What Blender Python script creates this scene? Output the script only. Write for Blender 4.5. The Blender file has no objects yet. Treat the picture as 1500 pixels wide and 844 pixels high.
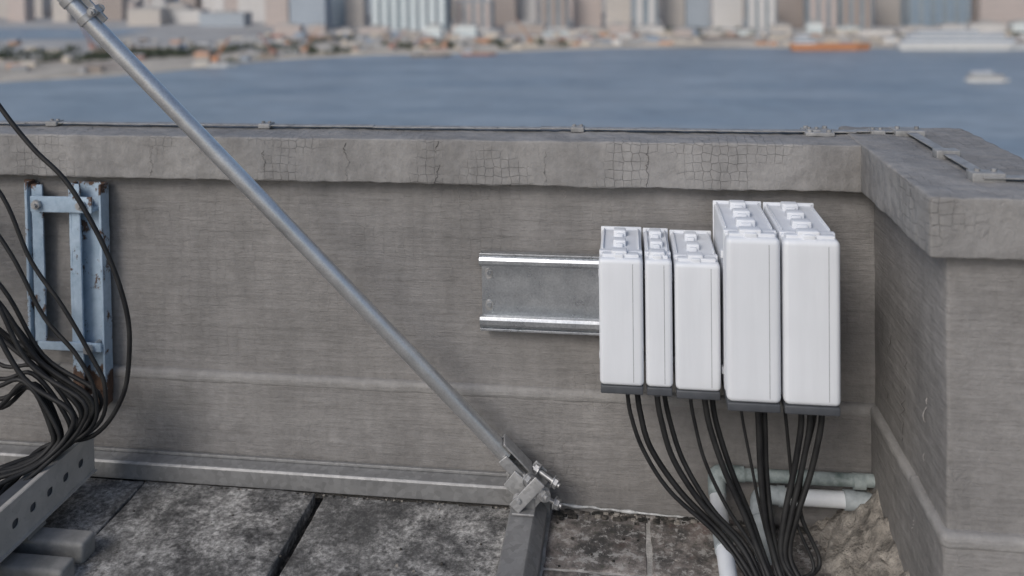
import bpy, math, random, bmesh
from mathutils import Matrix, Vector, noise
random.seed(7)
sc=bpy.context.scene
sc.view_settings.view_transform='Standard'
sc.view_settings.look='None'
sc.view_settings.exposure=0
# ------------------------------------------------------------ materials
class NT:
    def __init__(s,name):
        s.m=bpy.data.materials.new(name); s.m.use_nodes=True
        s.t=s.m.node_tree; s.n=s.t.nodes; s.l=s.t.links
        s.b=s.n['Principled BSDF']
        s.tc=s.n.new('ShaderNodeTexCoord').outputs['Object']
        s.h=None
    def mp(s,scale,loc=(0,0,0)):
        m=s.n.new('ShaderNodeMapping'); m.inputs['Scale'].default_value=scale; m.inputs['Location'].default_value=loc
        s.l.new(s.tc,m.inputs[0]); return m.outputs[0]
    def noise(s,scale,detail=4,rough=.6,vec=None,dist=0):
        n=s.n.new('ShaderNodeTexNoise'); n.inputs['Scale'].default_value=scale; n.inputs['Detail'].default_value=detail
        n.inputs['Roughness'].default_value=rough; n.inputs['Distortion'].default_value=dist
        s.l.new(vec or s.tc,n.inputs['Vector']); return n.outputs['Fac']
    def voro(s,scale,vec=None,feature='F1',out='Distance',rnd=1.):
        n=s.n.new('ShaderNodeTexVoronoi'); n.feature=feature; n.inputs['Scale'].default_value=scale
        n.inputs['Randomness'].default_value=rnd
        s.l.new(vec or s.tc,n.inputs['Vector']); return n.outputs[out]
    def ramp(s,fac,stops):
        r=s.n.new('ShaderNodeValToRGB'); e=r.color_ramp.elements
        while len(e)<len(stops): e.new(.5)
        for i,(p,c) in enumerate(stops):
            e[i].position=p
            if not isinstance(c,(tuple,list)): c=(c,c,c)
            e[i].color=(*c,1)
        s.l.new(fac,r.inputs[0]); return r.outputs[0]
    def mix(s,f,a,b,mode='MIX'):
        m=s.n.new('ShaderNodeMix'); m.data_type='RGBA'; m.blend_type=mode
        for inp,v in ((m.inputs[0],f),(m.inputs[6],a),(m.inputs[7],b)):
            if isinstance(v,bpy.types.NodeSocket): s.l.new(v,inp)
            elif isinstance(v,(int,float)): inp.default_value=v if inp.type=='VALUE' else (v,v,v,1)
            else: inp.default_value=(*v,1)
        return m.outputs[2]
    def math(s,op,a,b=None,clamp=False):
        m=s.n.new('ShaderNodeMath'); m.operation=op; m.use_clamp=clamp
        for i,v in enumerate((a,b)):
            if v is None: continue
            if isinstance(v,(int,float)): m.inputs[i].default_value=v
            else: s.l.new(v,m.inputs[i])
        return m.outputs[0]
    def bump(s,h,strength,dist):
        b=s.n.new('ShaderNodeBump'); b.inputs['Strength'].default_value=strength; b.inputs['Distance'].default_value=dist
        s.l.new(h,b.inputs['Height'])
        if s.h: s.l.new(s.h,b.inputs['Normal'])
        s.h=b.outputs[0]; s.l.new(s.h,s.b.inputs['Normal'])
    def col(s,c):
        if isinstance(c,(tuple,list)): s.b.inputs['Base Color'].default_value=(*c,1)
        else: s.l.new(c,s.b.inputs['Base Color'])
    def rough(s,r):
        if isinstance(r,(int,float)): s.b.inputs['Roughness'].default_value=r
        else: s.l.new(r,s.b.inputs['Roughness'])
    def metal(s,v): s.b.inputs['Metallic'].default_value=v

def painted_wall(name,a,b,crack_amt,crack_scale,rnd,streak=(3,3,30),dirt=.35):
    t=NT(name)
    big=t.noise(2.2,5,.68)
    c=t.ramp(big,[(.34,a),(.5,tuple((p+q)/2 for p,q in zip(a,b))),(.66,b)])
    st=t.ramp(t.noise(1,4,.65,t.mp((6,6,.8))),[(.35,.70),(.6,1.0)])
    c=t.mix(.6,c,st,'MULTIPLY')
    mott=t.noise(30,5,.75)
    c=t.mix(.6,c,t.ramp(mott,[(.3,.78),(.7,1.16)]),'MULTIPLY')
    br=t.noise(1,4,.68,t.mp(streak))
    c=t.mix(.4,c,t.ramp(br,[(.3,.80),(.7,1.12)]),'MULTIPLY')
    sep=t.n.new('ShaderNodeSeparateXYZ'); t.l.new(t.tc,sep.inputs[0])
    zz=t.math('ADD',sep.outputs[2],t.math('MULTIPLY',mott,.2))
    zz=t.math('ADD',zz,t.math('MULTIPLY',big,.3))
    c=t.mix(t.ramp(zz,[(.1,dirt),(.45,0.)]),c,(.10,.09,.08))
    wv=t.n.new('ShaderNodeVectorMath'); wv.operation='ADD'
    nn=t.n.new('ShaderNodeTexNoise'); nn.inputs['Scale'].default_value=9; nn.inputs['Detail'].default_value=3
    t.l.new(t.tc,nn.inputs['Vector'])
    sc_=t.n.new('ShaderNodeVectorMath'); sc_.operation='SCALE'; sc_.inputs['Scale'].default_value=.02
    t.l.new(nn.outputs['Color'],sc_.inputs[0]); t.l.new(t.tc,wv.inputs[0]); t.l.new(sc_.outputs[0],wv.inputs[1])
    vd=t.voro(crack_scale,wv.outputs[0],'DISTANCE_TO_EDGE',rnd=rnd)
    line=t.ramp(vd,[(0,1.),(.045,0.)])
    mask=t.ramp(t.noise(3.4,3,.6,t.mp((1,1,1),(4,2,9))),[(.48,0.),(.60,1.)])
    lm=t.math('MULTIPLY',line,mask)
    c=t.mix(t.math('MULTIPLY',lm,crack_amt),c,(.09,.085,.08))
    t.col(c); t.rough(.88); t.b.inputs['Specular IOR Level'].default_value=.25
    h=t.math('ADD',t.math('MULTIPLY',mott,.7),br)
    h=t.math('SUBTRACT',h,t.math('MULTIPLY',lm,crack_amt*.8))
    t.bump(h,.6,.012)
    return t.m
M={}
M['wall']=painted_wall('wall_paint',(.215,.207,.200),(.292,.281,.272),.16,30,.35)
M['ledge']=painted_wall('ledge_catch_light_paint',(.27,.262,.254),(.33,.32,.31),.1,30,.35,dirt=.1)  # paler than the wall: catch light on the chamfer put into the colour
M['cap']=painted_wall('coping_paint',(.235,.228,.222),(.325,.316,.307),.48,36,.3,(12,12,5),0)
def simple(name,a,b,scale,rough,bs=60,bst=.3,bd=.003,metal=0,detail=5,lo=.35,hi=.65,spec=None):
    t=NT(name); t.col(t.ramp(t.noise(scale,detail,.62),[(lo,a),(hi,b)])); t.rough(rough); t.metal(metal)
    if bst: t.bump(t.noise(bs,4,.7),bst,bd)
    if spec is not None: t.b.inputs['Specular IOR Level'].default_value=spec
    return t.m
M['crack']=simple('crack_dark',(.055,.052,.05),(.09,.085,.08),30,.95)
t=NT('paver_concrete')
n1=t.noise(8,7,.8); n2=t.noise(60,5,.8,t.mp((1,1,1),(3,7,1)))
c=t.ramp(n1,[(.36,(.06,.059,.058)),(.46,(.14,.137,.132)),(.53,(.28,.273,.26)),(.66,(.43,.42,.40))])
c=t.mix(.9,c,t.ramp(n2,[(.38,.35),(.50,.95),(.62,1.7)]),'MULTIPLY')
c=t.mix(t.ramp(t.noise(2.6,5,.72,t.mp((1,1,1),(9,9,9))),[(.50,0.),(.64,.65)]),c,(.06,.059,.057))
t.col(c); t.rough(.9); t.bump(t.math('ADD',n1,t.math('MULTIPLY',n2,.5)),.6,.010); M['paver']=t.m
t=NT('old_roof_tile')
n1=t.noise(9,7,.78); n2=t.noise(30,5,.8,t.mp((1,1,1),(5,1,2)))
c=t.ramp(n1,[(.38,(.05,.048,.046)),(.48,(.13,.118,.11)),(.56,(.22,.195,.18)),(.66,(.38,.36,.335))])
c=t.mix(t.ramp(t.noise(4,4,.7,t.mp((1,1,1),(3,3,3))),[(.52,0.),(.66,.5)]),c,(.17,.10,.085))
c=t.mix(t.ramp(n2,[(.53,0.),(.59,.75)]),c,(.40,.39,.37))
c=t.mix(t.ramp(n2,[(.36,.7),(.43,.0)]),c,(.05,.055,.04))
t.col(c); t.rough(.85); t.bump(t.math('ADD',n1,t.math('MULTIPLY',n2,.5)),.6,.009); M['tile']=t.m
M['grout']=simple('mortar_grout',(.30,.29,.27),(.58,.56,.53),14,.95,80,.8,.008)
M['rubble']=simple('mortar_rubble',(.12,.11,.098),(.42,.385,.34),16,.95,45,1.0,.02,detail=8)
M['debris']=simple('dark_debris',(.018,.018,.016),(.13,.115,.10),40,.95,60,1.0,.01,lo=.45,hi=.7)
M['efflor']=simple('white_residue',(.3,.3,.29),(.62,.63,.63),40,.9,60,.8,.006)
M['scar']=simple('paint_scar',(.30,.285,.27),(.42,.40,.385),40,.9,60,.8,.002)
def galv(name,lo,hi,rough=.42,metal=.85,spang=60,rust=0.,mot=.35):
    t=NT(name)
    v=t.voro(spang,None,'F1','Color')
    bw=t.n.new('ShaderNodeRGBToBW'); t.l.new(v,bw.inputs[0])
    c=t.ramp(bw.outputs[0],[(.1,lo),(.9,hi)])
    m1=t.noise(14,5,.7)
    c=t.mix(mot,c,t.ramp(m1,[(.3,.72),(.7,1.12)]),'MULTIPLY')
    sp=t.ramp(t.noise(70,5,.8),[(.60,0.),(.68,1.)])
    c=t.mix(t.math('MULTIPLY',sp,.2+rust),c,(.16,.14,.12))
    t.col(c); t.metal(metal)
    t.rough(t.ramp(m1,[(.3,rough-.06),(.7,rough+.08)]))
    t.bump(t.noise(160,3,.6),.12,.002)
    return t.m
M['galv']=galv('galvanised_steel',(.60,.60,.60),(.70,.70,.70),.36,.8,260)
M['bracket']=galv('bracket_steel',(.38,.38,.38),(.50,.50,.50),.45,.6,90,.2)
M['galv_dull']=galv('dull_galvanised_steel',(.25,.25,.25),(.33,.33,.33),.5,.5,60,.15)
M['galv_rail']=galv('galvanised_rail_steel',(.55,.57,.59),(.70,.72,.74),.30,.92,220)
M['tray']=galv('tray_steel',(.40,.385,.36),(.46,.44,.41),.6,.15,30,.25)
M['block']=simple('support_block_concrete',(.16,.16,.155),(.27,.265,.255),12,.8,60,.5,.005)
M['alu']=simple('conductor_tape_metal',(.22,.22,.22),(.36,.358,.355),30,.6,90,.4,.003,.2)
t=NT('enclosure_plastic'); c=t.ramp(t.noise(3,3,.6),[(.3,(.67,.69,.72)),(.7,(.72,.74,.77))])
c=t.mix(.25,c,t.ramp(t.noise(1,5,.7,t.mp((30,30,2.5))),[(.35,.86),(.6,1.02)]),'MULTIPLY')
t.col(c); t.rough(t.ramp(t.noise(14,4,.7),[(.3,.42),(.7,.58)])); t.bump(t.noise(300,2,.6),.06,.001); M['encl']=t.m
M['seam']=simple('seam_shadow_gap',(.20,.205,.215),(.26,.265,.275),20,.7,200,0,0)
M['gasket']=simple('dark_grey_plastic',(.055,.06,.068),(.075,.08,.09),20,.5,200,.1,.001)
M['cable']=simple('black_cable_rubber',(.010,.010,.011),(.024,.024,.024),18,.55,90,.1,.001,spec=.3)
M['pvc']=simple('white_pvc',(.66,.69,.72),(.80,.82,.84),9,.45,60,.2,.002,detail=7)
M['pvcg']=simple('weathered_grey_pvc',(.24,.27,.28),(.44,.48,.50),16,.6,60,.4,.003,detail=7)
M['pvcgreen']=simple('stained_green_pvc',(.10,.135,.13),(.38,.43,.43),15,.65,50,.5,.004,detail=8)
t=NT('rusty_blue_paint')
n=t.noise(16,7,.75,t.mp((1,1,.6)))
c=t.ramp(t.noise(9,6,.75),[(.3,(.24,.33,.42)),(.7,(.46,.56,.66))])
r=t.ramp(t.noise(30,5,.7),[(.3,(.05,.032,.025)),(.7,(.15,.085,.055))])
sep=t.n.new('ShaderNodeSeparateXYZ'); t.l.new(t.tc,sep.inputs[0])
lowz=t.ramp(sep.outputs[2],[(.25,.22),(.36,.0)])
hiz=t.ramp(sep.outputs[2],[(.93,0.),(.98,.13)])
f=t.math('ADD',t.math('ADD',n,lowz),hiz)
c=t.mix(t.ramp(f,[(.57,0.),(.605,1.)]),c,r)
t.col(c); t.rough(.75); t.bump(f,.6,.005); M['rustblue']=t.m
# ------------------------------------------------------------ mesh builder
def empty(name):
    e=bpy.data.objects.new(name,None); sc.collection.objects.link(e); e.empty_display_size=.1; return e
class B:
    def __init__(s,name,parent=None):
        s.name=name; s.p=parent; s.v=[]; s.f=[]; s.mi=[]; s.sm=[]; s.mats=[]
    def mid(s,m):
        m=M[m] if isinstance(m,str) else m
        if m not in s.mats: s.mats.append(m)
        return s.mats.index(m)
    def add(s,vs,fs,mat,smooth=True):
        o=len(s.v); k=s.mid(mat); s.v+= [tuple(v) for v in vs]
        for f in fs: s.f.append([o+i for i in f]); s.mi.append(k); s.sm.append(smooth)
    def rbox(s,x0,x1,y0,y1,z0,z1,mat,r=.004,cell=None,amp=0,fr=8,amp2=0,fr2=40,xf=None,seg=3,smooth=True):
        lo=(x0,y0,z0); hi=(x1,y1,z1)
        r=min(r,.49*min(hi[i]-lo[i] for i in range(3)))
        ax=[]
        for i in range(3):
            a,b=lo[i],hi[i]
            st=[r*(1-math.cos(math.pi/2*k/seg)) for k in range(seg+1)]
            pts=[a+q for q in st]; L=b-a-2*r
            n=1 if not cell else max(1,round(L/cell))
            pts+=[a+r+L*k/n for k in range(1,n)]
            pts+=[b-q for q in reversed(st)]
            ax.append(pts)
        N=[len(a)-1 for a in ax]; idx={}; vs=[]; fs=[]
        def V(i,j,k):
            key=(i,j,k)
            if key in idx: return idx[key]
            p=Vector((ax[0][i],ax[1][j],ax[2][k]))
            c=Vector([min(max(p[q],lo[q]+r),hi[q]-r) for q in range(3)])
            d=p-c
            nn=d.normalized() if d.length>1e-9 else Vector((0,0,1))
            p=c+nn*r
            if amp: p+=nn*amp*noise.noise(p*fr)+nn*amp2*noise.noise(p*fr2)
            if xf: p=xf@p
            idx[key]=len(vs); vs.append(p); return idx[key]
        for i in range(N[0]):
            for j in range(N[1]):
                fs.append((V(i,j,0),V(i,j+1,0),V(i+1,j+1,0),V(i+1,j,0)))
                fs.append((V(i,j,N[2]),V(i+1,j,N[2]),V(i+1,j+1,N[2]),V(i,j+1,N[2])))
        for i in range(N[0]):
            for k in range(N[2]):
                fs.append((V(i,0,k),V(i+1,0,k),V(i+1,0,k+1),V(i,0,k+1)))
                fs.append((V(i,N[1],k),V(i,N[1],k+1),V(i+1,N[1],k+1),V(i+1,N[1],k)))
        for j in range(N[1]):
            for k in range(N[2]):
                fs.append((V(0,j,k),V(0,j,k+1),V(0,j+1,k+1),V(0,j+1,k)))
                fs.append((V(N[0],j,k),V(N[0],j+1,k),V(N[0],j+1,k+1),V(N[0],j,k+1)))
        s.add(vs,fs,mat,smooth)
    def box(s,x0,x1,y0,y1,z0,z1,mat,xf=None):
        vs=[Vector((x,y,z)) for x in (x0,x1) for y in (y0,y1) for z in (z0,z1)]
        if xf: vs=[xf@v for v in vs]
        s.add(vs,[(0,1,3,2),(4,6,7,5),(0,4,5,1),(2,3,7,6),(0,2,6,4),(1,5,7,3)],mat,False)
    def sweep(s,pts,r,mat,n=10,sub=6,catmull=True,smooth=True,rough=0):
        P=[Vector(p) for p in pts]; rr=r if isinstance(r,list) else [r]*len(P)
        if catmull and len(P)>2:
            Q=[P[0]*2-P[1]]+P+[P[-1]*2-P[-2]]; out=[]; ro=[]
            for i in range(1,len(Q)-2):
                for k in range(sub):
                    u=k/sub; a,b,c,d=Q[i-1:i+3]
                    out.append(.5*((2*b)+(c-a)*u+(2*a-5*b+4*c-d)*u*u+(-a+3*b-3*c+d)*u**3))
                    ro.append(rr[i-1]*(1-u)+rr[i]*u)
            out.append(P[-1]); ro.append(rr[-1]); P=out; rr=ro
        T=[(P[min(i+1,len(P)-1)]-P[max(i-1,0)]).normalized() for i in range(len(P))]
        u=T[0].orthogonal().normalized(); vs=[]; fs=[]
        for i,p in enumerate(P):
            u=(u-T[i]*u.dot(T[i])).normalized(); w=T[i].cross(u)
            for k in range(n):
                a=2*math.pi*k/n; q=rr[i]
                if rough: q*=1+rough*noise.noise(p*60+Vector((k,0,0)))
                vs.append(p+(u*math.cos(a)+w*math.sin(a))*q)
        for i in range(len(P)-1):
            for k in range(n):
                a=i*n+k; b=i*n+(k+1)%n; fs.append((a,b,b+n,a+n))
        s.add(vs,fs,mat,smooth)
        s.add([vs[k] for k in range(n)],[tuple(reversed(range(n)))],mat,False)
        s.add(vs[-n:],[tuple(range(n))],mat,False)
    def cyl(s,a,b,r,mat,n=20,smooth=True): s.sweep([a,b],r,mat,n,catmull=False,smooth=smooth)
    def tube(s,a,b,r,ri,mat,n=28):
        a=Vector(a); b=Vector(b); T=(b-a).normalized(); u=T.orthogonal().normalized(); w=T.cross(u); vs=[]
        for c,q in ((a,r),(b,r),(b,ri),(a,ri)):
            for k in range(n):
                an=2*math.pi*k/n; vs.append(c+(u*math.cos(an)+w*math.sin(an))*q)
        fs=[]
        for j in range(4):
            for k in range(n):
                fs.append((j*n+k,j*n+(k+1)%n,((j+1)%4)*n+(k+1)%n,((j+1)%4)*n+k))
        s.add(vs[:],[f for i,f in enumerate(fs) if (i//n)%2==0],mat,True)
        s.add(vs[:],[f for i,f in enumerate(fs) if (i//n)%2==1],mat,False)
    def ext(s,prof,a,b,axis,mat):
        n=len(prof); vs=[]
        for t_ in (a,b):
            for p in prof:
                vs.append((t_,p[0],p[1]) if axis==0 else (p[0],t_,p[1]))
        fs=[(i,(i+1)%n,(i+1)%n+n,i+n) for i in range(n)]
        fs+= [tuple(range(n)),tuple(range(n,2*n))]
        s.add(vs,fs,mat,False)
    def bolt(s,p,d,L,r,mat,nut=2.0,ends=(1,)):
        p=Vector(p); d=Vector(d).normalized()
        s.cyl(p-d*L/2,p+d*L/2,r,mat,12)
        for e in ends:
            c=p+d*(L/2-r*1.9)*e
            s.cyl(c-d*r*.9,c+d*r*.9,r*nut,mat,6,False)
            c=c-d*r*1.1*e
            s.cyl(c-d*r*.2,c+d*r*.2,r*nut*1.25,mat,16,False)
    def done(s,bevel=0):
        me=bpy.data.meshes.new(s.name); me.from_pydata(s.v,[],s.f)
        for m in s.mats: me.materials.append(m)
        me.polygons.foreach_set('material_index',s.mi); me.polygons.foreach_set('use_smooth',s.sm)
        me.update(); me.validate()
        bm=bmesh.new(); bm.from_mesh(me); bmesh.ops.recalc_face_normals(bm,faces=bm.faces); bm.to_mesh(me); bm.free()
        o=bpy.data.objects.new(s.name,me); sc.collection.objects.link(o)
        if s.p: o.parent=s.p
        if bevel:
            md=o.modifiers.new('bevel','BEVEL'); md.width=bevel; md.segments=2; md.limit_method='ANGLE'; md.angle_limit=.6
        return o
def thick(line,t):
    L=[Vector(p) for p in line]; up=[];dn=[]
    for i,p in enumerate(L):
        d=Vector((0,0))
        if i>0: d+=(p-L[i-1]).normalized()
        if i<len(L)-1: d+=(L[i+1]-p).normalized()
        d.normalize(); n_=Vector((-d.y,d.x))
        k=1
        if 0<i<len(L)-1:
            e=(L[i+1]-p).normalized(); k=1/max(.5,abs(n_.dot(Vector((-e.y,e.x)))))
        up.append(p+n_*t*.5*k); dn.append(p-n_*t*.5*k)
    return [tuple(p) for p in up+dn[::-1]]
# ------------------------------------------------------------ parapet
par=empty('parapet_wall')
b=B('wall_body',par); b.rbox(-5,.80,2.80,3.0,-.3,1.03,'wall',.004,.05,.004,4,.0015,18)
b.rbox(-5,.79,2.779,2.83,-.3,.306,'wall',.008,.03,.003,5,.0015,22); b.done()
b=B('plinth_ledge',par)
b.rbox(-5,.79,2.7755,2.83,.285,.326,'ledge',.017,.02,.003,5,.002,22,seg=4)
b.rbox(.741,3.0,2.1585,2.42,.290,.331,'ledge',.017,.02,.003,5,.002,22,seg=4)
b.rbox(.741,.80,2.2,2.79,.289,.329,'ledge',.017,.02,.003,5,.002,20,seg=4); b.done()
b=B('coping',par); b.rbox(-5,.72,2.748,3.0,1.006,1.153,'cap',.006,.012,.004,5,.0036,34); b.done()
b=B('pier_body',par); b.rbox(.762,1.07,2.185,2.98,-.3,1.03,'wall',.009,.03,.004,5,.002,20)
b.rbox(.744,3.0,2.162,2.42,-.3,.310,'wall',.010,.03,.004,5,.002,20)
b.rbox(.744,.80,2.2,2.79,-.3,.308,'wall',.008,.02,.004,5,.002,20)
b.rbox(1.02,3.0,2.187,2.40,-.3,1.03,'wall',.008,.03,.004,5,.002,20); b.done()
b=B('pier_coping',par); b.rbox(.708,1.10,2.14,3.03,1.010,1.158,'cap',.007,.015,.005,5,.0036,34)
b.rbox(1.06,3.0,2.142,2.45,1.008,1.156,'cap',.007,.03,.005,5,.003,34); b.done()
def crackpath(b,p,q,wob,r=.0012,n=14,seed=0,mat='crack'):
    p=Vector(p);q=Vector(q);pts=[];rs=[]
    for i in range(n+1):
        u=i/n; c=p.lerp(q,u); d=(q-p).normalized()
        side=d.cross(Vector((0,-1,0))) if abs(d.y)<.8 else Vector((1,0,0))
        c+=side*wob*noise.noise(Vector((u*3,seed,0)))*.9+side*wob*.5*noise.noise(Vector((u*23,seed,3)))
        pts.append(c); rs.append(r*(.35+abs(noise.noise(Vector((u*9,seed,9))))*2.0))
    b.sweep(pts,rs,mat,5,2,catmull=False)
b=B('cracks',par)
for i,(x,za,zb,rad) in enumerate(((-.93,1.14,1.01,.0007),(-.62,1.15,1.01,.0013),(-.607,1.13,1.07,.0007),(-.265,1.12,1.01,.0006),(.06,1.14,1.01,.0008),(-1.22,1.11,1.03,.0005),(-1.62,1.12,1.01,.0005))):
    crackpath(b,(x,2.7468,za),(x+random.uniform(-.008,.008),2.7468,zb),.018,rad,26,seed=i*3.7)
b.done()
b=B('paint_scars',par)
crackpath(b,(-.575,2.799,.985),(-.525,2.799,.91),.03,.0010,12,2.2,'scar')
crackpath(b,(-.215,2.799,.99),(-.205,2.799,.955),.02,.0008,10,5.2,'scar')
crackpath(b,(.99,2.1405,1.05),(1.08,2.1405,1.12),.03,.0012,12,7.2,'scar')
crackpath(b,(.7605,2.32,.62),(.7605,2.36,.33),.03,.0012,20,4.4,'scar')
crackpath(b,(.743,2.36,.30),(.743,2.39,.18),.03,.0016,20,6.4,'scar')
crackpath(b,(.762,2.62,.8),(.762,2.64,.42),.03,.0008,24,8.4)
crackpath(b,(.762,2.47,.75),(.762,2.52,.36),.05,.0008,24,9.9)
b.done()
lc=empty('lightning_conductor_tape')
b=B('tape',lc)
for i in range(40):
    x0=-5+i*.147; zz=1.163+.003*noise.noise(Vector((i*1.3,0,0)))
    b.box(x0,x0+.147,2.896+.003*math.sin(i),2.930+.003*math.sin(i),zz,zz+.004,'alu')
for i in range(6): b.box(.883,.914,2.93-i*.105,2.93-(i+1)*.105,1.166+.0005*i,1.170+.0005*i,'alu')
b.box(.885,1.14,2.283,2.315,1.168,1.172,'alu')
b.done(.001)
b=B('clamps',lc)
for x in (-2.9,-2.1,-1.28,-.17,.60,.80): 
    b.rbox(x-.022,x+.022,2.890,2.938,1.155,1.172,'alu',.003)
    b.cyl((x-.012,2.915,1.17),(x-.012,2.915,1.178),.006,'alu',6); b.cyl((x+.012,2.915,1.17),(x+.012,2.915,1.178),.006,'alu',6)
b.rbox(.57,.66,2.87,2.965,1.155,1.167,'alu',.002)
for x in (.585,.645):
    for y in (2.885,2.95): b.cyl((x,y,1.165),(x,y,1.175),.008,'alu',6)
b.rbox(.860,.940,2.290,2.335,1.155,1.181,'alu',.003); b.rbox(.866,.930,2.56,2.60,1.155,1.180,'alu',.003)
b.rbox(.85,.94,2.88,2.955,1.156,1.174,'alu',.002)
for x in (.865,.925): b.cyl((x,2.918,1.17),(x,2.918,1.182),.007,'alu',6)
for x in (.880,.920): b.cyl((x,2.315,1.17),(x,2.315,1.188),.007,'alu',6)
b.done()
# ------------------------------------------------------------ roof floor
b=B('roof_floor'); b.rbox(-6,4,-4,2.9,-.3,-.0745,'grout',.002,.5); b.done()
b=B('concrete_pavers')
xs=[(-4.15,-3.54),(-3.53,-2.915),(-2.905,-2.285),(-2.275,-1.658),(-1.650,-1.046),(-1.014,-.388)]
for j in range(8):
    y1=2.712-j*.628
    for i,(x0,x1) in enumerate(xs):
        dz=random.uniform(-.003,.003) if j else (0,0,0,.001,.002,-.004)[i]
        b.rbox(x0,x1,y1-.62,y1,-.080,-.03+dz,'paver',.006,.04,.004,9,.003,50)
b.done()
b=B('paver_bedding'); b.rbox(-4.2,-.386,-2,2.75,-.082,-.070,'debris',.002,.3); b.done()
b=B('old_roof_tiles')
for j in range(18):
    for i in range(12):
        x0=-.265+i*.322
        if x0>.45 and j<1 or (x0+.3>.74 and j<3): continue
        y1=2.79-j*.30 if j==0 else 2.495-(j-1)*.30
        b.rbox(x0,x0+.308,y1-.286,y1,-.1,-.07+random.uniform(-.002,.002),'tile',.006,.03,.003,9,.003,40)
b.rbox(.38,.76,2.5,2.79,-.1,-.071,'tile',.006,.04,.006,9,.003,50)
b.rbox(.70,.74,1.9,2.49,-.1,-.0735,'tile',.006,.04,.006,9,.003,50)
b.done()
b=B('debris_strip')
for i in range(220):
    x=random.uniform(-.25,.75); y=2.77-abs(random.gauss(0,.016)); r=random.uniform(.002,.008)
    m='debris' if random.random()<.75 else 'rubble'
    b.rbox(x-r*1.4,x+r*1.4,y-r,y+r,-.072,-.07+r*.9,m,r*.4,None,seg=1)
for i in range(120):
    x=random.uniform(-.25,.7); y=random.uniform(1.9,2.75); r=random.uniform(.0012,.0035)
    b.rbox(x-r*1.4,x+r*1.4,y-r,y+r,-.072,-.07+r,random.choice(('debris','debris','rubble')),r*.4,None,seg=1)
for i in range(220):
    x=random.uniform(-2.2,-.4); y=random.choice((2.70,random.uniform(1.9,2.70))); r=random.uniform(.001,.003)
    b.rbox(x-r*1.4,x+r*1.4,y-r,y+r,-.031,-.029+r,random.choice(('debris','rubble')),r*.4,None,seg=1)
pts=[(-.25+k*.03,2.774,-.050-.004*k*.3+.006*noise.noise(Vector((k*.9,0,0)))) for k in range(0,24)]
b.sweep(pts,[.003+.007*abs(noise.noise(Vector((k*2.2,4,0)))) for k in range(24)],'efflor',6,2)
b.done()
b=B('mortar_patch')
vs=[];fs=[];nx,ny=34,70
for j in range(ny+1):
    for i in range(nx+1):
        u=i/nx; v=j/ny; x=.775-.24*u*(1-.55*v*v); y=2.80-.8*v
        h=.18*(1-u)**1.4*(1-.7*v)+.02*(1-u)
        p=Vector((x,y,0)); h+=.045*(1-u*.6)*noise.noise(p*14)+.025*noise.noise(p*34)+.010*noise.noise(p*80)
        if i==nx: h=-.02
        x+=.02*noise.noise(Vector((y*9,i*.1,0)))*u
        vs.append((x,y,-.075+max(h,-.01)))
for j in range(ny):
    for i in range(nx):
        a=j*(nx+1)+i; fs.append((a,a+1,a+nx+2,a+nx+1))
b.add(vs,fs,'rubble')
for i in range(110):
    x=.58+random.random()*.16; y=random.uniform(2.2,2.75); r=random.uniform(.004,.014)
    zz=-.07+.10*((x-.56)/.2)**2
    b.rbox(x-r,x+r,y-r,y+r,zz,zz+r*1.5,'rubble',r*.5,None,r*.3,90,seg=1)
b.done()
# ------------------------------------------------------------ steel base channel, beam
fr=empty('steel_base_frame')
b=B('wall_foot_channel',fr)
b.ext([(2.716,-.03),(2.716,.024),(2.722,.030),(2.773,.036),(2.773,.030),(2.726,.024),(2.723,-.03)],-4.2,-.39,0,'galv_dull')
b.ext([(2.762,.0365),(2.762,.046),(2.773,.046),(2.773,.0365)],-4.2,-.40,0,'galv_dull')
b.done(.0015)
b=B('floor_beam',fr)
b.ext([(-.382,-.07),(-.382,.006),(-.376,.012),(-.305,.012),(-.299,.006),(-.272,-.03),(-.272,-.07),(-.279,-.07),(-.279,-.033),(-.305,.002),(-.374,.002),(-.374,-.07)],-1.5,2.715,1,'galv_dull')
b.done(.0015)
b=B('end_cap_plate',fr); b.rbox(-.372,-.300,2.60,2.665,.013,.021,'galv_dull',.003)
b.rbox(-.395,-.262,2.716,2.722,-.06,.05,'galv_dull',.002)
b.done()
# ------------------------------------------------------------ diagonal brace
br=empty('diagonal_steel_brace')
p0=Vector((-.395,2.66,.170)); p1=Vector((-1.585,2.30,1.622)); d=(p1-p0).normalized(); p2=p0+d*3.0
b=B('brace_tube',br); b.tube(p0,p2,.0245,.0205,'galv',32); b.done()
b=B('foot_bracket',br)
side=Vector((0,1,0)); side=(side-d*side.dot(d)).normalized(); nrm=d.cross(side)
def F(o):
    return Matrix(((d.x,side.x,nrm.x,o.x),(d.y,side.y,nrm.y,o.y),(d.z,side.z,nrm.z,o.z),(0,0,0,1)))
f=F(p0)
b.rbox(-.085,.012,-.031,-.0255,-.014,.020,'bracket',.002,xf=f)
b.rbox(-.085,.040,.0255,.031,-.030,.034,'bracket',.003,xf=f)
b.rbox(-.088,.045,-.026,.026,-.034,-.028,'bracket',.002,xf=f)
b.rbox(-.09,.00,-.022,.022,.022,.027,'bracket',.002,xf=f)
G=Matrix.Translation((-.335,2.67,.075))@Matrix.Rotation(math.radians(38),4,'Y')
b.rbox(-.060,.060,-.038,-.032,-.030,.030,'bracket',.003,xf=G)
b.rbox(-.060,.060,.030,.036,-.035,.035,'bracket',.003,xf=G)
b.rbox(-.052,.045,-.033,.031,-.036,-.030,'bracket',.003,xf=G)
G2=Matrix.Translation((-.325,2.655,.075))@Matrix.Rotation(math.radians(-48),4,'Y')
b.rbox(-.06,.065,-.05,-.044,-.020,.020,'bracket',.003,xf=G2)
b.rbox(-.07,.06,.04,.047,-.024,.024,'bracket',.003,xf=G2)
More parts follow.
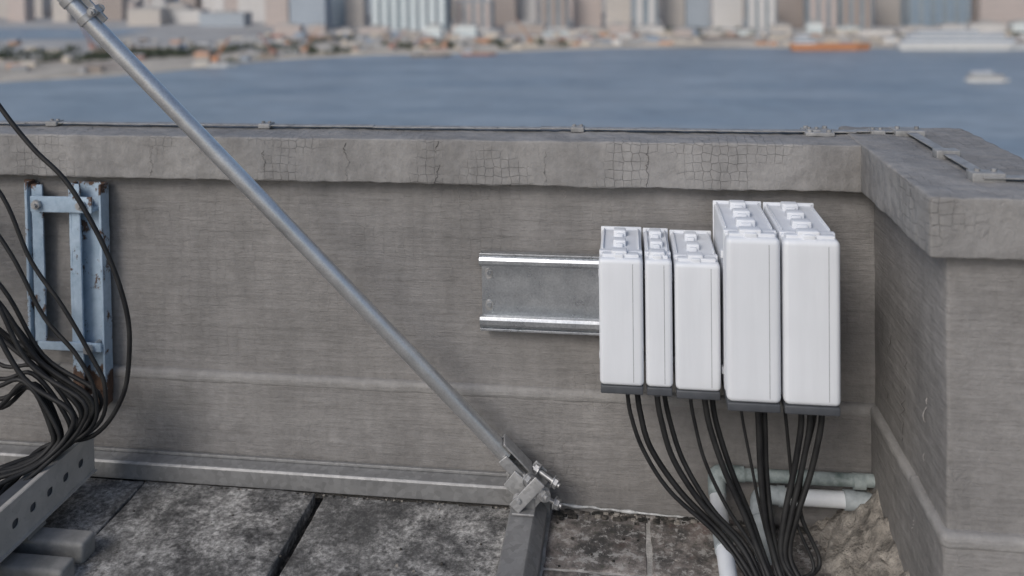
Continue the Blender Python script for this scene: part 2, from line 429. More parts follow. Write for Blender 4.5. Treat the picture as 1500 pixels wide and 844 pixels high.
b.rbox(-.362,-.30,2.63,2.70,.012,.052,'galv_dull',.004)
b.done()
b=B('foot_bolts',br)
b.bolt((-.345,2.66,.115),(.65,-.75,-.1),.125,.0085,'bracket',2.1,(1,-1))
b.bolt((-.300,2.66,.075),(.6,-.8,-.05),.14,.0085,'bracket',2.1,(1,-1))
b.bolt((-.27,2.675,.100),(.8,-.3,-.35),.10,.0075,'bracket',2.2,(1,-1))
b.bolt((-.268,2.69,.018),(.85,-.3,-.2),.10,.0075,'bracket',2.2,(1,))
b.bolt((-.36,2.655,.055),(.2,-1,.1),.12,.0065,'bracket',2.1,(1,-1))
b.done()
b=B('top_clamp',br)
c=p0+d*(p1-p0).length
for s_,off in ((-1,.02),(1,-.05)):
    o=c+d*off
    b.tube(o-d*.010,o+d*.010,.028,.0246,'bracket',28)
    b.rbox(-.012,.012,-.012,.012,-.048,-.026,'bracket',.002,xf=F(o))
    b.bolt(o-nrm*.040+side*-.005,side,.075,.0055,'bracket',2.1,(1,-1))
b.rbox(-.09,.06,-.005,.005,-.046,-.027,'bracket',.002,xf=F(c))
b.done()
# ------------------------------------------------------------ mounting rail
ra=empty('mounting_rail')
b=B('rail_profile',ra)
line=[(2.752,.742),(2.741,.745),(2.738,.752),(2.738,.762),(2.742,.770),(2.752,.776),(2.786,.776),(2.790,.770),(2.790,.545),(2.786,.538),(2.752,.538),(2.742,.544),(2.738,.552),(2.738,.566),(2.741,.574),(2.752,.578)]
b.ext(thick(line,.003),-.487,.60,0,'galv_rail')
b.ext([(2.744,.7775),(2.744,.7835),(2.77,.7835),(2.77,.7775)],-.487,.60,0,'galv_rail')
b.ext([(2.741,.5295),(2.741,.5365),(2.77,.5365),(2.77,.5295)],-.487,.60,0,'galv_rail')
b.done(.0008)
b=B('rail_fixings',ra)
for z in (.706,.600):
    b.cyl((-.462,2.789,z),(-.462,2.785,z),.0135,'bracket',20); b.cyl((-.462,2.786,z),(-.462,2.780,z),.0080,'galv_rail',6,False)
    b.cyl((-.462,2.789,z-.012),(-.462,2.7865,z-.012),.0105,'bracket',16)
b.done()
# ------------------------------------------------------------ enclosures
def enclosure(x0,x1,yf,z0,z1,xs,big,gl):
    e=empty('electrical_enclosure'); yb=2.735; w=x1-x0
    b=B('cover',e)
    r=.016 if big else .013
    zb=z0+.024; cd=.05
    b.rbox(x0,x1,yf,yf+cd,zb,z1-.004,'encl',r,.03,seg=6)
    b.done()
    b=B('cover_seam',e)
    b.box(xs-.0007,xs+.0007,yf-.0004,yf+.01,zb+r,z1-.004-r,'seam')
    if big: b.box(xs+.010,xs+.0112,yf-.0003,yf+.01,zb+r,z1-.004-r,'encl')
    b.done()
    b=B('housing',e)
    b.rbox(x0+.0015,x1-.0015,yf+cd+.0015,yb,zb,z1-.005,'encl',.008,.04,seg=4)
    b.rbox(x0+.0002,x1-.0002,yf+cd+.012,yf+cd+.032,zb+.004,z1-.001,'encl',.004,seg=3)
    b.rbox(x0-.001,x1+.001,yb-.014,yb-.004,zb,z1+.003,'encl',.003,seg=2)
    b.done()
    b=B('latches',e)
    cx=x0+w*.47
    if big: tabs=((yf+.035,.030,.014),(yf+.125,.027,.014),(yf+.215,.025,.014),(yf+.30,.024,.015))
    else: tabs=((yf+.035,.022,.013),(yf+.13,.019,.013),(yf+.220,.019,.015))
    for (yy,hw,ht) in tabs:
        hw=min(hw,w*.32)
        b.rbox(cx-hw,cx+hw,yy-.014,yy+.022,z1-.010,z1+ht,'encl',.005,seg=3)
        b.rbox(cx-hw*.55,cx+hw*.55,yy-.024,yy-.010,z1-.010,z1+ht*.5,'encl',.003,seg=2)
    b.rbox(x0+.010,cx-w*.02-.004,yf+.018,yf+.045,z1-.010,z1+.004,'encl',.004,seg=3)
    b.rbox(cx+w*.02+.004,x1-.010,yf+.018,yf+.045,z1-.010,z1+.004,'encl',.004,seg=3)
    b.rbox(x0+.008,x0+.012,yf+cd+.04,yb-.02,z1-.008,z1+.002,'encl',.002,seg=2)
    b.rbox(x1-.012,x1-.008,yf+cd+.04,yb-.02,z1-.008,z1+.002,'encl',.002,seg=2)
    for z in (z0+.06,z1-.09): b.rbox(x0-.004,x0+.004,yf+cd+.04,yf+cd+.06,z,z+.02,'encl',.002,seg=2)
    b.done()
    b=B('base_plate',e)
    b.rbox(x0+.002,x1-.002,yf+.003,yb-.004,z0,zb-.0005,'gasket',.004,seg=2)
    for gx,gy in gl:
        b.cyl((gx,gy,z0-.016),(gx,gy,z0+.002),.0125,'gasket',16); b.cyl((gx,gy,z0-.024),(gx,gy,z0-.014),.010,'gasket',12)
    b.done()
enclosure(-.088,.037,2.44,.492,.886,.008,0,[(-.01,2.5),(.018,2.53)])
enclosure(.043,.119,2.445,.490,.884,.096,0,[(.075,2.5),(.095,2.56)])
enclosure(.126,.252,2.44,.488,.880,.226,0,[(.17,2.5),(.21,2.5),(.235,2.55)])
enclosure(.260,.405,2.375,.494,.976,.374,1,[(.31,2.5),(.355,2.47),(.375,2.49)])
enclosure(.412,.562,2.378,.492,.974,.530,1,[(.435,2.52),(.475,2.48),(.50,2.48),(.535,2.49)])
# ------------------------------------------------------------ hanging cables
cb=empty('power_cable_bundle')
cab=[((-.01,2.50),[(.0,2.50,.40),(.035,2.50,.30),(.11,2.49,.19),(.24,2.47,.085)],.0062),
     ((.018,2.53),[(.026,2.53,.40),(.055,2.52,.30),(.14,2.51,.18),(.26,2.48,.075)],.0085),
     ((.075,2.50),[(.085,2.50,.40),(.12,2.50,.28),(.20,2.49,.16),(.30,2.46,.07)],.0085),
     ((.095,2.56),[(.11,2.55,.38),(.15,2.53,.26),(.23,2.5,.14),(.32,2.47,.06)],.0075),
     ((.17,2.50),[(.18,2.5,.40),(.21,2.5,.28),(.27,2.48,.16),(.34,2.45,.065)],.0055),
     ((.21,2.50),[(.225,2.5,.38),(.265,2.49,.26),(.32,2.47,.14),(.355,2.44,.055)],.0088),
     ((.235,2.55),[(.245,2.54,.38),(.285,2.52,.25),(.335,2.5,.13),(.365,2.46,.05)],.0085),
     ((.31,2.50),[(.318,2.5,.40),(.338,2.49,.29),(.36,2.48,.17),(.385,2.45,.065)],.0045),
     ((.355,2.47),[(.358,2.47,.39),(.362,2.47,.27),(.372,2.46,.15),(.392,2.44,.06)],.0088),
     ((.375,2.49),[(.377,2.49,.39),(.380,2.49,.27),(.388,2.47,.15),(.402,2.45,.06)],.0085),
     ((.435,2.52),[(.443,2.52,.38),(.452,2.51,.26),(.462,2.48,.13),(.50,2.44,.03)],.0050),
     ((.475,2.48),[(.474,2.48,.40),(.455,2.48,.28),(.425,2.46,.16),(.412,2.44,.06)],.0085),
     ((.50,2.48),[(.497,2.48,.40),(.475,2.48,.28),(.442,2.46,.16),(.422,2.44,.06)],.0080),
     ((.535,2.49),[(.530,2.49,.40),(.505,2.49,.28),(.462,2.47,.16),(.436,2.45,.06)],.0085),
     ((.525,2.53),[(.52,2.53,.40),(.485,2.52,.26),(.475,2.49,.15),(.52,2.46,.04)],.0060)]
b=B('cables',cb)
for i,((x,y),pts,r) in enumerate(cab):
    j=i-7
    end=[(.40+j*.011,2.40,-.0+.004*(i%3)),(.43+j*.014,2.30,-.045+.006*(i%4)),(.50+j*.012,2.1,-.058+.006*(i%2)),(.56+j*.011,1.5,-.058),(.5+j*.011,.8,-.058)]
    b.sweep([(x,y,.485),(x,y,.466)]+pts+end,r,'cable',12,7)
b.done()
# ------------------------------------------------------------ drain pipes
dp=empty('pvc_drain_pipe')
b=B('pipe_runs',dp)
b.tube((.45,2.75,.040),(.70,2.752,.040),.0245,.021,'pvc')
b.tube((.265,2.72,.055),(.262,2.52,.035),.0245,.021,'pvc'); 
b.tube((.262,2.52,.035),(.255,1.2,-.035),.0245,.021,'pvc')
b.done()
b=B('elbows',dp)
b.sweep([(.262,2.56,.039),(.262,2.52,.035),(.2615,2.48,.033)],.028,'pvcg',24,3)
b.sweep([(.465,2.75,.040),(.43,2.75,.041),(.405,2.74,.04),(.392,2.715,.034),(.392,2.67,.01),(.393,2.63,-.03),(.393,2.61,-.08)],.0275,'pvcg',24,5)
b.sweep([(.477,2.75,.04),(.455,2.75,.04)],.031,'pvcg',24,catmull=False)
b.sweep([(.392,2.70,.028),(.392,2.675,.012)],.031,'pvcg',24,catmull=False)
b.sweep([(.655,2.752,.04),(.69,2.752,.04)],.030,'pvcg',24,catmull=False)
b.sweep([(.68,2.752,.04),(.715,2.752,.04),(.735,2.745,.036),(.745,2.725,.02),(.75,2.71,-.02)],.0275,'pvcg',24,5)
b.done()
gp=empty('stained_waste_pipe')
b=B('pipe',gp)
b.sweep([(.29,2.753,.098),(.45,2.754,.100),(.60,2.755,.101),(.76,2.757,.103)],.0195,'pvcgreen',24,5,rough=.04)
for x in (.335,.53,.70): b.cyl((x-.018,2.754,.1),(x+.018,2.754,.1),.0235,'pvcgreen',24)
b.sweep([(.32,2.753,.098),(.285,2.753,.098),(.268,2.748,.092),(.265,2.73,.075),(.265,2.705,.055)],.0275,'pvcgreen',24,5)
b.done()
# ------------------------------------------------------------ wall bracket
rb=empty('rusty_wall_bracket')
b=B('left_angle',rb)
b.rbox(-2.135,-2.095,2.786,2.793,.40,.985,'rustblue',.002,.03,.002,20)
b.rbox(-2.100,-2.093,2.745,2.79,.40,.985,'rustblue',.002,.03,.002,20)
b.rbox(-2.082,-2.040,2.752,2.760,.42,.975,'rustblue',.002,.03,.002,20)
b.rbox(-2.084,-2.076,2.758,2.795,.42,.975,'rustblue',.002,.03,.002,20)
b.done()
b=B('right_channel',rb)
b.rbox(-1.925,-1.805,2.772,2.778,.235,.985,'rustblue',.002,.03,.002,20)
b.rbox(-1.926,-1.916,2.731,2.774,.235,.985,'rustblue',.002,.03,.002,20)
b.rbox(-1.814,-1.805,2.731,2.774,.21,.985,'rustblue',.002,.03,.002,20)
b.rbox(-1.917,-1.885,2.731,2.740,.235,.985,'rustblue',.002,.03,.002,20)
b.done()
b=B('cross_bars',rb)
b.rbox(-2.06,-1.83,2.715,2.724,.890,.945,'rustblue',.002,.03,.002,20)
b.rbox(-2.06,-1.83,2.724,2.771,.890,.899,'rustblue',.002,.03,.002,20)
b.rbox(-2.05,-1.812,2.72,2.771,.405,.414,'rustblue',.002,.03,.002,20)
b.rbox(-2.05,-1.812,2.72,2.728,.405,.435,'rustblue',.002,.03,.002,20)
b.done()
b=B('bolts',rb)
for x,z in ((-1.865,.918),(-2.03,.918),(-1.86,.24),(-1.9,.27),(-2.02,.32),(-1.85,.42)):
    b.cyl((x,2.79,z),(x,2.690,z),.008,'bracket',12); b.cyl((x,2.712,z),(x,2.700,z),.017,'bracket',6,False)
b.rbox(-1.90,-1.81,2.74,2.775,.205,.245,'rustblue',.01,.01,.012,40)
b.done()
# ------------------------------------------------------------ cable tray, left
tr=empty('perforated_cable_tray')
def perforated_plate(name,x,y0,y1,z0,z1,holes,hw,hh,mat,parent):
    bm=bmesh.new()
    def loop(pts):
        vs=[bm.verts.new((x,p[0],p[1])) for p in pts]
        return [bm.edges.new((vs[i],vs[(i+1)%len(vs)])) for i in range(len(vs))]
    es=loop([(y0,z0),(y1,z0),(y1,z1),(y0,z1)])
    for (hy,hz) in holes:
        pts=[]
        for k in range(16):
            a=2*math.pi*k/16; pts.append((hy+hw*math.copysign(abs(math.cos(a))**.7,math.cos(a)),hz+hh*math.copysign(abs(math.sin(a))**.7,math.sin(a))))
        es+=loop(pts)
    bmesh.ops.triangle_fill(bm,edges=es,use_beauty=True)
    me=bpy.data.meshes.new(name); bm.to_mesh(me); bm.free(); me.materials.append(mat)
    o=bpy.data.objects.new(name,me); sc.collection.objects.link(o); o.parent=parent
    md=o.modifiers.new('thickness','SOLIDIFY'); md.thickness=.003; md.offset=0
hs=[(2.535-.0755*k,.128) for k in range(18)]
perforated_plate('side_plate',-1.770,1.2,2.605,.068,.198,hs,.0135,.0125,M['tray'],tr)
perforated_plate('far_side_plate',-2.18,1.2,2.605,.068,.198,hs,.0135,.0125,M['tray'],tr)
b=B('tray_floor',tr)
b.box(-2.18,-1.772,1.2,2.60,.068,.071,'tray'); b.box(-1.785,-1.7715,1.2,2.603,.1955,.199,'tray')
b.box(-1.7685,-1.758,1.2,2.603,.066,.069,'tray')
b.box(-1.83,-1.774,1.2,2.601,.0715,.193,'gasket')
b.done()
b=B('tray_support',tr)
for yy,xe,h in ((2.33,-1.605,.036),(2.225,-1.60,.028)):
    b.rbox(-2.3,xe,yy-.034,yy+.034,-.031,h,'block',.012,None,seg=5)
b.box(-2.2,-1.775,2.29,2.37,.037,.066,'block')
b.done()
lb=empty('signal_cable_bundle')
b=B('cables',lb)
b.sweep([(-2.35,2.5,1.9),(-2.14,2.5,1.50),(-1.99,2.5,1.29),(-1.88,2.5,1.16),(-1.76,2.5,1.045),(-1.64,2.5,.84),(-1.575,2.5,.65),(-1.57,2.5,.50),(-1.60,2.5,.365),(-1.69,2.49,.25),(-1.85,2.46,.215),(-1.88,2.3,.16),(-1.88,2.0,.12),(-1.88,1.2,.09)],.0075,'cable',12,7)
b.sweep([(-2.4,2.52,1.5),(-2.13,2.5,1.16),(-1.99,2.5,1.0),(-1.90,2.5,.80),(-1.79,2.5,.65),(-1.70,2.5,.50),(-1.655,2.5,.40),(-1.68,2.49,.28),(-1.85,2.42,.19),(-1.9,2.25,.13),(-1.92,1.2,.09)],.0065,'cable',12,7)
b.sweep([(-2.4,2.52,1.25),(-2.10,2.5,.98),(-1.97,2.5,.82),(-1.86,2.5,.62),(-1.75,2.5,.50),(-1.69,2.5,.38),(-1.70,2.48,.27),(-1.87,2.4,.18),(-1.93,2.2,.11),(-1.94,1.2,.09)],.0065,'cable',12,7)
rnd=random.Random(3)
for i in range(15):
    a=i/14; y=2.42+.12*rnd.random(); q=rnd.uniform
    z0=.98-.52*a+q(-.02,.02)
    r=q(.006,.0085)
    bx=-1.70-.10*a+q(-.012,.012)
    tx=-1.83-.021*i*.85
    b.sweep([(-2.55,y+.05,z0+.30),(-2.25,y,z0-.02+.05*a),(-2.02,y,z0-.24*(1-a*.45)),(-1.88,y,.49-.08*a+q(-.02,.02)),(bx,y,.38-.10*a),(bx-.005,y-.01,.30-.07*a),(bx-.07,y-.06,.225-.03*a),(tx-.01,y-.18,.16+.03*q(0,1)),(tx-.02,y-.4,.12+.02*q(0,1)),(tx-.02,1.2,.095)],r,'cable',12,7)
b.done()
# ------------------------------------------------------------ far setting
SEA=-150
t=NT('sea_water')
t.rough(.42); t.b.inputs['IOR'].default_value=1.33
wn=t.noise(.006,5,.65,t.mp((.8,2.2,1))); wf=t.noise(.05,4,.7,t.mp((.6,1.6,1)))
c=t.ramp(wn,[(.35,(.185,.232,.28)),(.65,(.27,.312,.352))])  # distance haze put into a paler water colour
c=t.mix(.55,c,t.ramp(wf,[(.35,.70),(.65,1.28)]),'MULTIPLY')  # ripple streaks and blotchy reflections painted into the colour
t.col(c); t.bump(wf,.5,2.0)
M['sea']=t.m
b=B('sea'); b.add([(-9000,-3000,SEA),(9000,-3000,SEA),(9000,12000,SEA),(-9000,12000,SEA)],[(0,1,2,3)],'sea'); b.done()
M['land']=simple('shore_land',(.32,.285,.24),(.52,.47,.40),.012,.95,1,0,detail=6)  # haze painted in: land and city ground get lighter base colours
M['grey_land']=simple('city_ground',(.30,.29,.28),(.42,.41,.39),.01,.95,1,0,detail=5)
b=B('far_shore_land')
shore=[(-4000,1000),(-1500,1060),(-1000,1075),(-867,1092),(-753,1152),(-700,1200),(-648,1262),(-586,1367),(-436,1455),(-330,1470),(-201,1505),(-23,1573),(218,1570),(669,1564),(1200,1555),(4000,1500)]
top=[(x,y,SEA+2.5) for x,y in shore]; n=len(top)
vs=top+[(x,y-6,SEA-3) for x,y in shore]+[(x*1.0,y+300,SEA+2.6) for x,y in shore]+[(x*2.2,11500,SEA+2.8) for x,y in shore]
fs=[(i,i+1,n+i+1,n+i) for i in range(n-1)]
fs2=[(2*n+i,2*n+i+1,i+1,i) for i in range(n-1)]; fs3=[(3*n+i,3*n+i+1,2*n+i+1,2*n+i) for i in range(n-1)]
b.add(vs,fs+fs2,'land',False); b.add(vs,fs3,'grey_land',False); b.done()
b=B('harbour_basin'); b.add([(-1750,1750,SEA+3),(-1150,1750,SEA+3),(-1200,2050,SEA+3),(-2000,2150,SEA+3)],[(0,1,2,3)],'sea'); b.done()
def facade(name,wall,glass,fh=3.6,bw=4.2):
    t=NT(name)
    sep=t.n.new('ShaderNodeSeparateXYZ'); t.l.new(t.tc,sep.inputs[0])
    zf=t.math('FRACT',t.math('DIVIDE',t.math('ADD',sep.outputs[2],150),fh))
    hx=t.math('FRACT',t.math('DIVIDE',t.math('ADD',sep.outputs[0],sep.outputs[1]),bw))
    w=t.math('MULTIPLY',t.math('GREATER_THAN',zf,.45),t.math('GREATER_THAN',hx,.45))
    c=t.mix(t.noise(.02,3),tuple(v*.9 for v in wall),tuple(min(1,v*1.12) for v in wall))
    c=t.mix(w,c,glass); t.col(c); t.rough(.6)
    return t.m
pal=[facade('facade_beige',(.58,.52,.46),(.26,.27,.29)),facade('facade_brown',(.39,.32,.28),(.18,.18,.19)),  # facade colours lightened to carry the distance haze
     facade('facade_pale',(.68,.65,.62),(.32,.34,.36)),facade('facade_bluegrey',(.37,.42,.48),(.22,.27,.32)),
     facade('facade_glass',(.25,.31,.37),(.17,.23,.29)),facade('facade_pink',(.54,.45,.41),(.24,.24,.25)),
     facade('facade_white',(.74,.77,.77),(.28,.40,.43),9,7)]
dkg=simple('dark_curtain_glass',(.20,.25,.29),(.27,.32,.36),.03,.4,1,0)
roofm=simple('flat_roof',(.32,.32,.32),(.42,.41,.4),.05,.9,1,0)
conc=simple('pale_concrete',(.52,.50,.47),(.62,.60,.57),.05,.9,1,0)
def building(x,y,w,dp_,h,k,rot=0,style=0):
    e=empty('high_rise_building' if h>55 else 'low_rise_building')
    b=B('walls',e); X=Matrix.Translation((x,y,SEA+2.5))@Matrix.Rotation(rot,4,'Z')
    m=pal[k]
    b.box(-w/2,w/2,-dp_/2,dp_/2,0,h,dkg if style==2 else m,X)
    if style==1: b.box(-w/3,w/3,-dp_/3,dp_/3,h,h*1.15,m,X)
    if style==2:
        nb=max(2,int(w/20))
        for i in range(nb):
            cx=-w/2+w*(i+.5)/nb; b.box(cx-6.2,cx+6.2,-dp_/2-3,-dp_/2,0,h-3,m,X)
        b.box(-w/2-1,w/2+1,-dp_/2-3.5,-dp_/2,0,6,conc,X)
    b.done()
    b=B('floor_bands',e)
    st=14 if h>60 else 7; z=st
    while z<h:
        b.box(-w/2-.7,w/2+.7,-dp_/2-.7,dp_/2+.7,z,z+1.0,conc,X); z+=st
    b.done()
    b=B('roof',e); hh=h if style!=1 else h*1.15
    b.box(-w*.2,w*.2,-dp_*.2,dp_*.2,hh,hh+5,roofm,X); b.box(-w/2-.5,w/2+.5,-dp_/2-.5,dp_/2+.5,h,h+1.2,roofm,X) 
    b.done()
def PX(px,Y): return (px-918)/1270*Y
feat=[(590,1900,128,95,6,2,60),(430,2000,62,150,3,1,50),(475,2150,45,160,4,0,50),(505,2100,30,140,0,0,40),(690,1950,60,70,5,2,40),(735,2100,40,130,1,0,40),(770,2150,30,150,2,0,40),
 (810,1980,45,110,1,2,40),(860,2050,45,150,5,1,40),(905,2000,40,120,0,0,40),(945,1960,38,140,2,2,40),(985,2050,35,150,0,1,40),(1020,2050,38,150,3,1,40),(1062,1980,45,120,2,0,40),
 (1110,1880,45,90,2,2,40),(1150,2000,40,160,1,0,40),(1195,1900,45,130,5,2,50),(1240,1900,48,140,1,2,50),(1285,2050,40,150,0,0,50),
 (1350,1880,85,130,4,2,60),(1440,1860,75,120,5,0,50),(1495,1900,45,150,2,0,50),(1560,1900,90,110,1,2,50),(1640,1950,80,140,0,1,50),
 (160,2200,60,45,0,0,50),(215,2250,90,38,2,0,50),(290,2150,80,34,3,0,50),(345,2300,60,90,2,1,40),(380,2150,40,110,5,1,40),(90,2600,120,50,5,0,50),(20,2800,90,60,3,0,50),(-60,2600,100,80,0,1,50)]
for px,Y,wp,h,k,stl,dd in feat:
    building(PX(px,Y),Y+dd/2,wp/1270*Y*.92,dd,h,k,0,stl)
rr=random.Random(11)
for i in range(26):
    px=400+i*46; Y=rr.uniform(1800,1850); building(PX(px,Y),Y,rr.uniform(30,85),25,rr.uniform(6,26),rr.choice((0,2,2,5,6,1)),rr.uniform(-.05,.05),0)
for row,Y in enumerate((2400,2700,3050,3500,4100)):
    x=-.98*Y
    while x<.75*Y:
        w=rr.uniform(30,85); tall=x>-.45*Y
        h=rr.uniform(80,190) if tall else rr.uniform(25,110)
        if rr.random()<.85: building(x+w/2,Y+rr.uniform(-60,60),w,rr.uniform(25,50),h,rr.choice((0,0,1,2,2,2,3,4,5,5)),rr.uniform(-.25,.25),rr.choice((0,1)))
        x+=w+rr.uniform(6,35)
cols={'c_orange':(.50,.29,.19),'c_white':(.66,.65,.63),'c_blue':(.27,.33,.41),'c_brown':(.30,.25,.21),'c_sand':(.56,.50,.42),'c_red':(.38,.20,.16),'c_grey':(.36,.36,.36)}
for k,v in cols.items(): M[k]=simple('painted_'+k[2:],tuple(q*.85 for q in v),tuple(min(1,q*1.1) for q in v),.3,.8,1,0,detail=2)
M['hull_orange']=simple('painted_hull_orange',(.50,.22,.11),(.60,.28,.14),.3,.7,1,0,detail=2)
b=B('waterfront_sheds_and_containers')
def shoreY(x):
    for i in range(len(shore)-1):
        if shore[i][0]<=x<=shore[i+1][0]:
            u=(x-shore[i][0])/(shore[i+1][0]-shore[i][0]); return shore[i][1]*(1-u)+shore[i+1][1]*u
    return 1560
for i in range(620):
    x=rr.uniform(-1900,1300); y=shoreY(x)+20+abs(rr.gauss(0,1))*200
    if -1050<x<-560 and rr.random()<.75: y+=350
    if y>1880 and rr.random()<.6: continue
    w=rr.uniform(6,36); dd=rr.uniform(6,16); h=rr.uniform(2.5,10)
    m=rr.choice(('c_orange','c_white','c_white','c_blue','c_brown','c_brown','c_sand','c_sand','c_sand','c_sand','c_sand','c_red','c_grey','c_grey','c_grey'))
    X=Matrix.Translation((x,y,SEA+2.4))@Matrix.Rotation(rr.uniform(-.4,.4),4,'Z')
    b.box(-w/2,w/2,-dd/2,dd/2,0,h,m,X)
    if rr.random()<.4:
        b.add([X@Vector(v) for v in ((-w/2,-dd/2-.5,h),(w/2,-dd/2-.5,h),(w/2,0,h+dd*.25),(-w/2,0,h+dd*.25),(-w/2,dd/2+.5,h),(w/2,dd/2+.5,h))],[(0,1,2,3),(3,2,5,4)],'c_grey',False)
b.done()
b=B('sand_bank')
for i in range(90):
    x=rr.uniform(-1500,1200); y=shoreY(x)+rr.uniform(15,260); rx=rr.uniform(20,120); ry=rr.uniform(8,32)
    pts=[(x+math.cos(a/14*6.283)*rx*(1+.3*noise.noise(Vector((a,i,0)))),y+math.sin(a/14*6.283)*ry,SEA+2.65) for a in range(14)]
    b.add([(x,y,SEA+2.7+ry*.12)]+pts,[(0,1+k,1+(k+1)%14) for k in range(14)],rr.choice(('c_sand','c_sand','c_brown')))
b.done()
M['leaf']=simple('distant_foliage',(.06,.075,.05),(.12,.135,.09),.08,.95,1,0,detail=3)
b=B('distant_trees')
def clump(x,y,s):
    for k in range(26):
        c=Vector((x+rr.gauss(0,s),y+rr.gauss(0,s*.6),SEA+2+abs(rr.gauss(0,s*.45))+1)); q=rr.uniform(2,4)
        vs=[c+Vector((rr.uniform(-q,q),rr.uniform(-q,q),rr.uniform(-q,q)*.8)) for _ in range(6)]
        b.add(vs,[(0,1,2),(2,3,4),(4,5,0),(1,3,5),(0,2,4)],'leaf',False)
for i in range(170):
    x=rr.uniform(-1500,-560); clump(x,shoreY(x)+330+rr.gauss(0,60),8)
for i in range(70):
    clump(rr.gauss(-860,50),1420+rr.gauss(0,25),8)
for i in range(90):
    x=rr.uniform(-640,-100); clump(x,shoreY(x)+rr.uniform(25,180),6)
for i in range(90):
    x=rr.uniform(-100,1300); clump(x,shoreY(x)+rr.uniform(180,420),6)
b.done()
def hull(b,L,W,H,mat,X,bow=.18):
    P=[(-L/2,-W*.42),(L/2-L*bow,-W/2),(L/2,0),(L/2-L*bow,W/2),(-L/2,W*.42)]
    vs=[X@Vector((p[0]*.96,p[1]*.8,-1)) for p in P]+[X@Vector((p[0],p[1],H)) for p in P]; n=5
    b.add(vs,[(i,(i+1)%n,(i+1)%n+n,i+n) for i in range(n)]+[(5,6,7,8,9)],mat,False)
def ship(name,x,y,L,W,H,hm,decks,rot=0,mast=True):
    e=empty(name); X=Matrix.Translation((x,y,SEA))@Matrix.Rotation(rot,4,'Z')
    b=B('hull',e); hull(b,L,W,H,hm,X); b.done()
    b=B('superstructure',e); z=H
    for (a,c,hh,m) in decks:
        b.box(L*a,L*c,-W*.36,W*.36,z,z+hh*.3,m,X); b.box(L*a+1,L*c-1,-W*.34,W*.34,z+hh*.3,z+hh*.82,'c_blue' if m=='c_white' else 'c_grey',X); b.box(L*a-.5,L*c+.5,-W*.38,W*.38,z+hh*.82,z+hh,m,X); z+=hh
    if mast: b.cyl(X@Vector((0,0,z)),X@Vector((0,0,z+L*.06)),L*.004+.2,'c_white',6)
    b.done()
ship('ferry_boat',442,1130,52,12,4,M['c_white'],[(-.44,.34,5,'c_grey'),(-.38,.1,3.5,'c_white')],0)
ship('cargo_barge',345,1530,135,24,11,M['hull_orange'],[(-.45,-.2,9,'c_white'),(-.42,-.28,7,'c_white')],.05)
ship('cruise_ship',560,1530,215,30,11,M['c_white'],[(-.46,.36,9,'c_white'),(-.42,.28,8,'c_white'),(-.35,.1,6,'c_white')],0)
ship('barge',-250,1440,60,16,4,M['c_red'],[(-.45,-.2,6,'c_white')],0)
ship('barge',-640,1270,70,22,5,M['c_white'],[(-.4,-.1,10,'c_sand')],0.1)
ship('barge',-330,1425,70,18,4,M['c_brown'],[(-.45,-.25,6,'c_grey')],0.1)
def crane(x,y,h,ang,col,reach=30,z=SEA+3):
    e=empty('crawler_crane'); b=B('body',e)
    b.box(x-6,x+6,y-5,y+5,z,z+4,'c_grey'); b.box(x-5,x+5,y-4,y+4,z+4,z+11,col); b.done()
    b=B('lattice_boom',e); tip=Vector((x+reach*math.cos(ang),y,z+8+h)); ba=Vector((x,y,z+8))
    dv=(tip-ba); nn=dv.cross(Vector((0,1,0))).normalized()*1.6
    for s1 in (-1,1):
        for s2 in (-1.5,1.5): b.cyl(ba+nn*s1+Vector((0,s2,0)),tip+nn*s1*.3+Vector((0,s2*.3,0)),.5,col,4)
    for k in range(10):
        u=k/10;v=(k+1)/10; b.cyl(ba.lerp(tip,u)+nn*(1-u*.7),ba.lerp(tip,v)-nn*(1-v*.7),.35,col,4)
    b.cyl(tip,tip-Vector((0,0,h*.6)),.2,'c_grey',4); b.done()
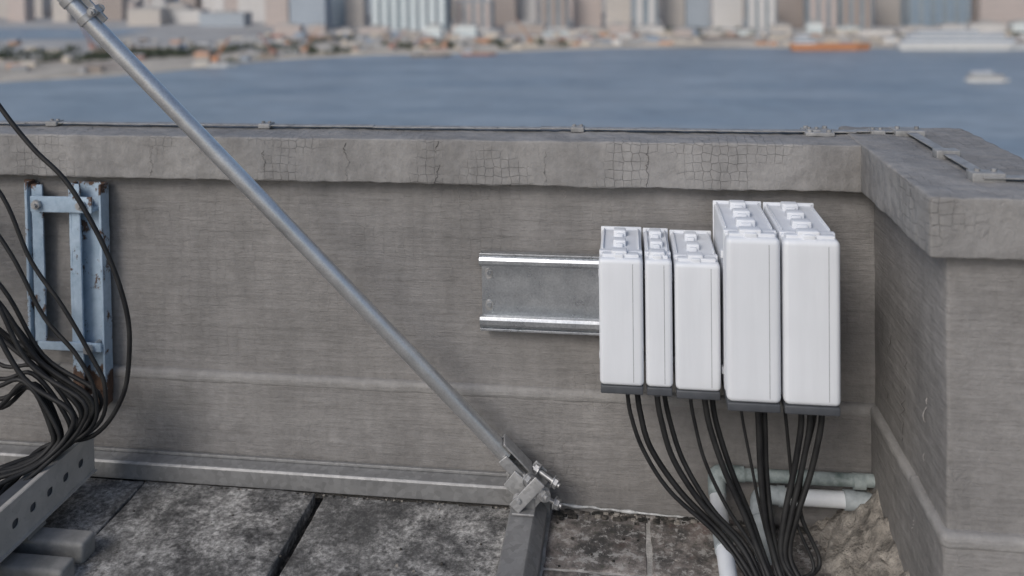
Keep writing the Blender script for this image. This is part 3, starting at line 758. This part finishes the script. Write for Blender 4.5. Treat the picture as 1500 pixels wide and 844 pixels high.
crane(-640,1270,32,.2,'hull_orange',25,SEA+5); crane(-600,1400,30,2.6,'c_red'); crane(-560,1440,38,.4,'c_orange')
crane(-330,1530,40,.6,'c_orange'); crane(-1000,1500,45,2.4,'c_red'); crane(-420,1500,30,.3,'c_red'); crane(-180,1600,42,2.7,'c_orange'); crane(-1150,1350,35,.5,'c_orange')
e=empty('home_building'); b=B('tower_walls',e); b.box(-40,3.0,-40,2.98,SEA,-.301,pal[1]); b.done()
b=B('home_shore_land'); b.box(-4000,4000,-2500,180,SEA-5,SEA+2,'grey_land'); b.done()
# ------------------------------------------------------------ light
w=bpy.data.worlds.new('World'); sc.world=w; w.use_nodes=True
nt=w.node_tree; bg=nt.nodes['Background']; sky=nt.nodes.new('ShaderNodeTexSky'); sky.sky_type='NISHITA'; sky.sun_disc=False
EL,AZ=math.radians(38),math.radians(208)
sky.sun_elevation=EL; sky.sun_rotation=AZ; sky.dust_density=2.0; sky.air_density=1.0; sky.ozone_density=1.0
nt.links.new(sky.outputs[0],bg.inputs[0]); bg.inputs[1].default_value=.12
sl=bpy.data.lights.new('sun','SUN'); sl.energy=1.5; sl.angle=math.radians(24); sl.color=(1,.97,.935)
so=bpy.data.objects.new('sun',sl); sc.collection.objects.link(so)
v=Vector((math.sin(AZ)*math.cos(EL),math.cos(AZ)*math.cos(EL),math.sin(EL))); so.rotation_euler=v.to_track_quat('Z','Y').to_euler()
# ------------------------------------------------------------ camera
cd=bpy.data.cameras.new('camera'); cam=bpy.data.objects.new('camera',cd); sc.collection.objects.link(cam); sc.camera=cam
R=Matrix.Rotation(math.radians(7.6),3,'Z')@Matrix.Rotation(math.radians(88.5),3,'X')@Matrix.Rotation(-0.014,3,'Z')
cam.matrix_world=Matrix.Translation((0,0,1.72))@R.to_4x4()
cd.sensor_width=36; cd.lens=30.24; cd.shift_y=-439/1500; cd.clip_start=.05; cd.clip_end=20000
cd.dof.use_dof=True; cd.dof.focus_distance=2.62; cd.dof.aperture_fstop=1.35
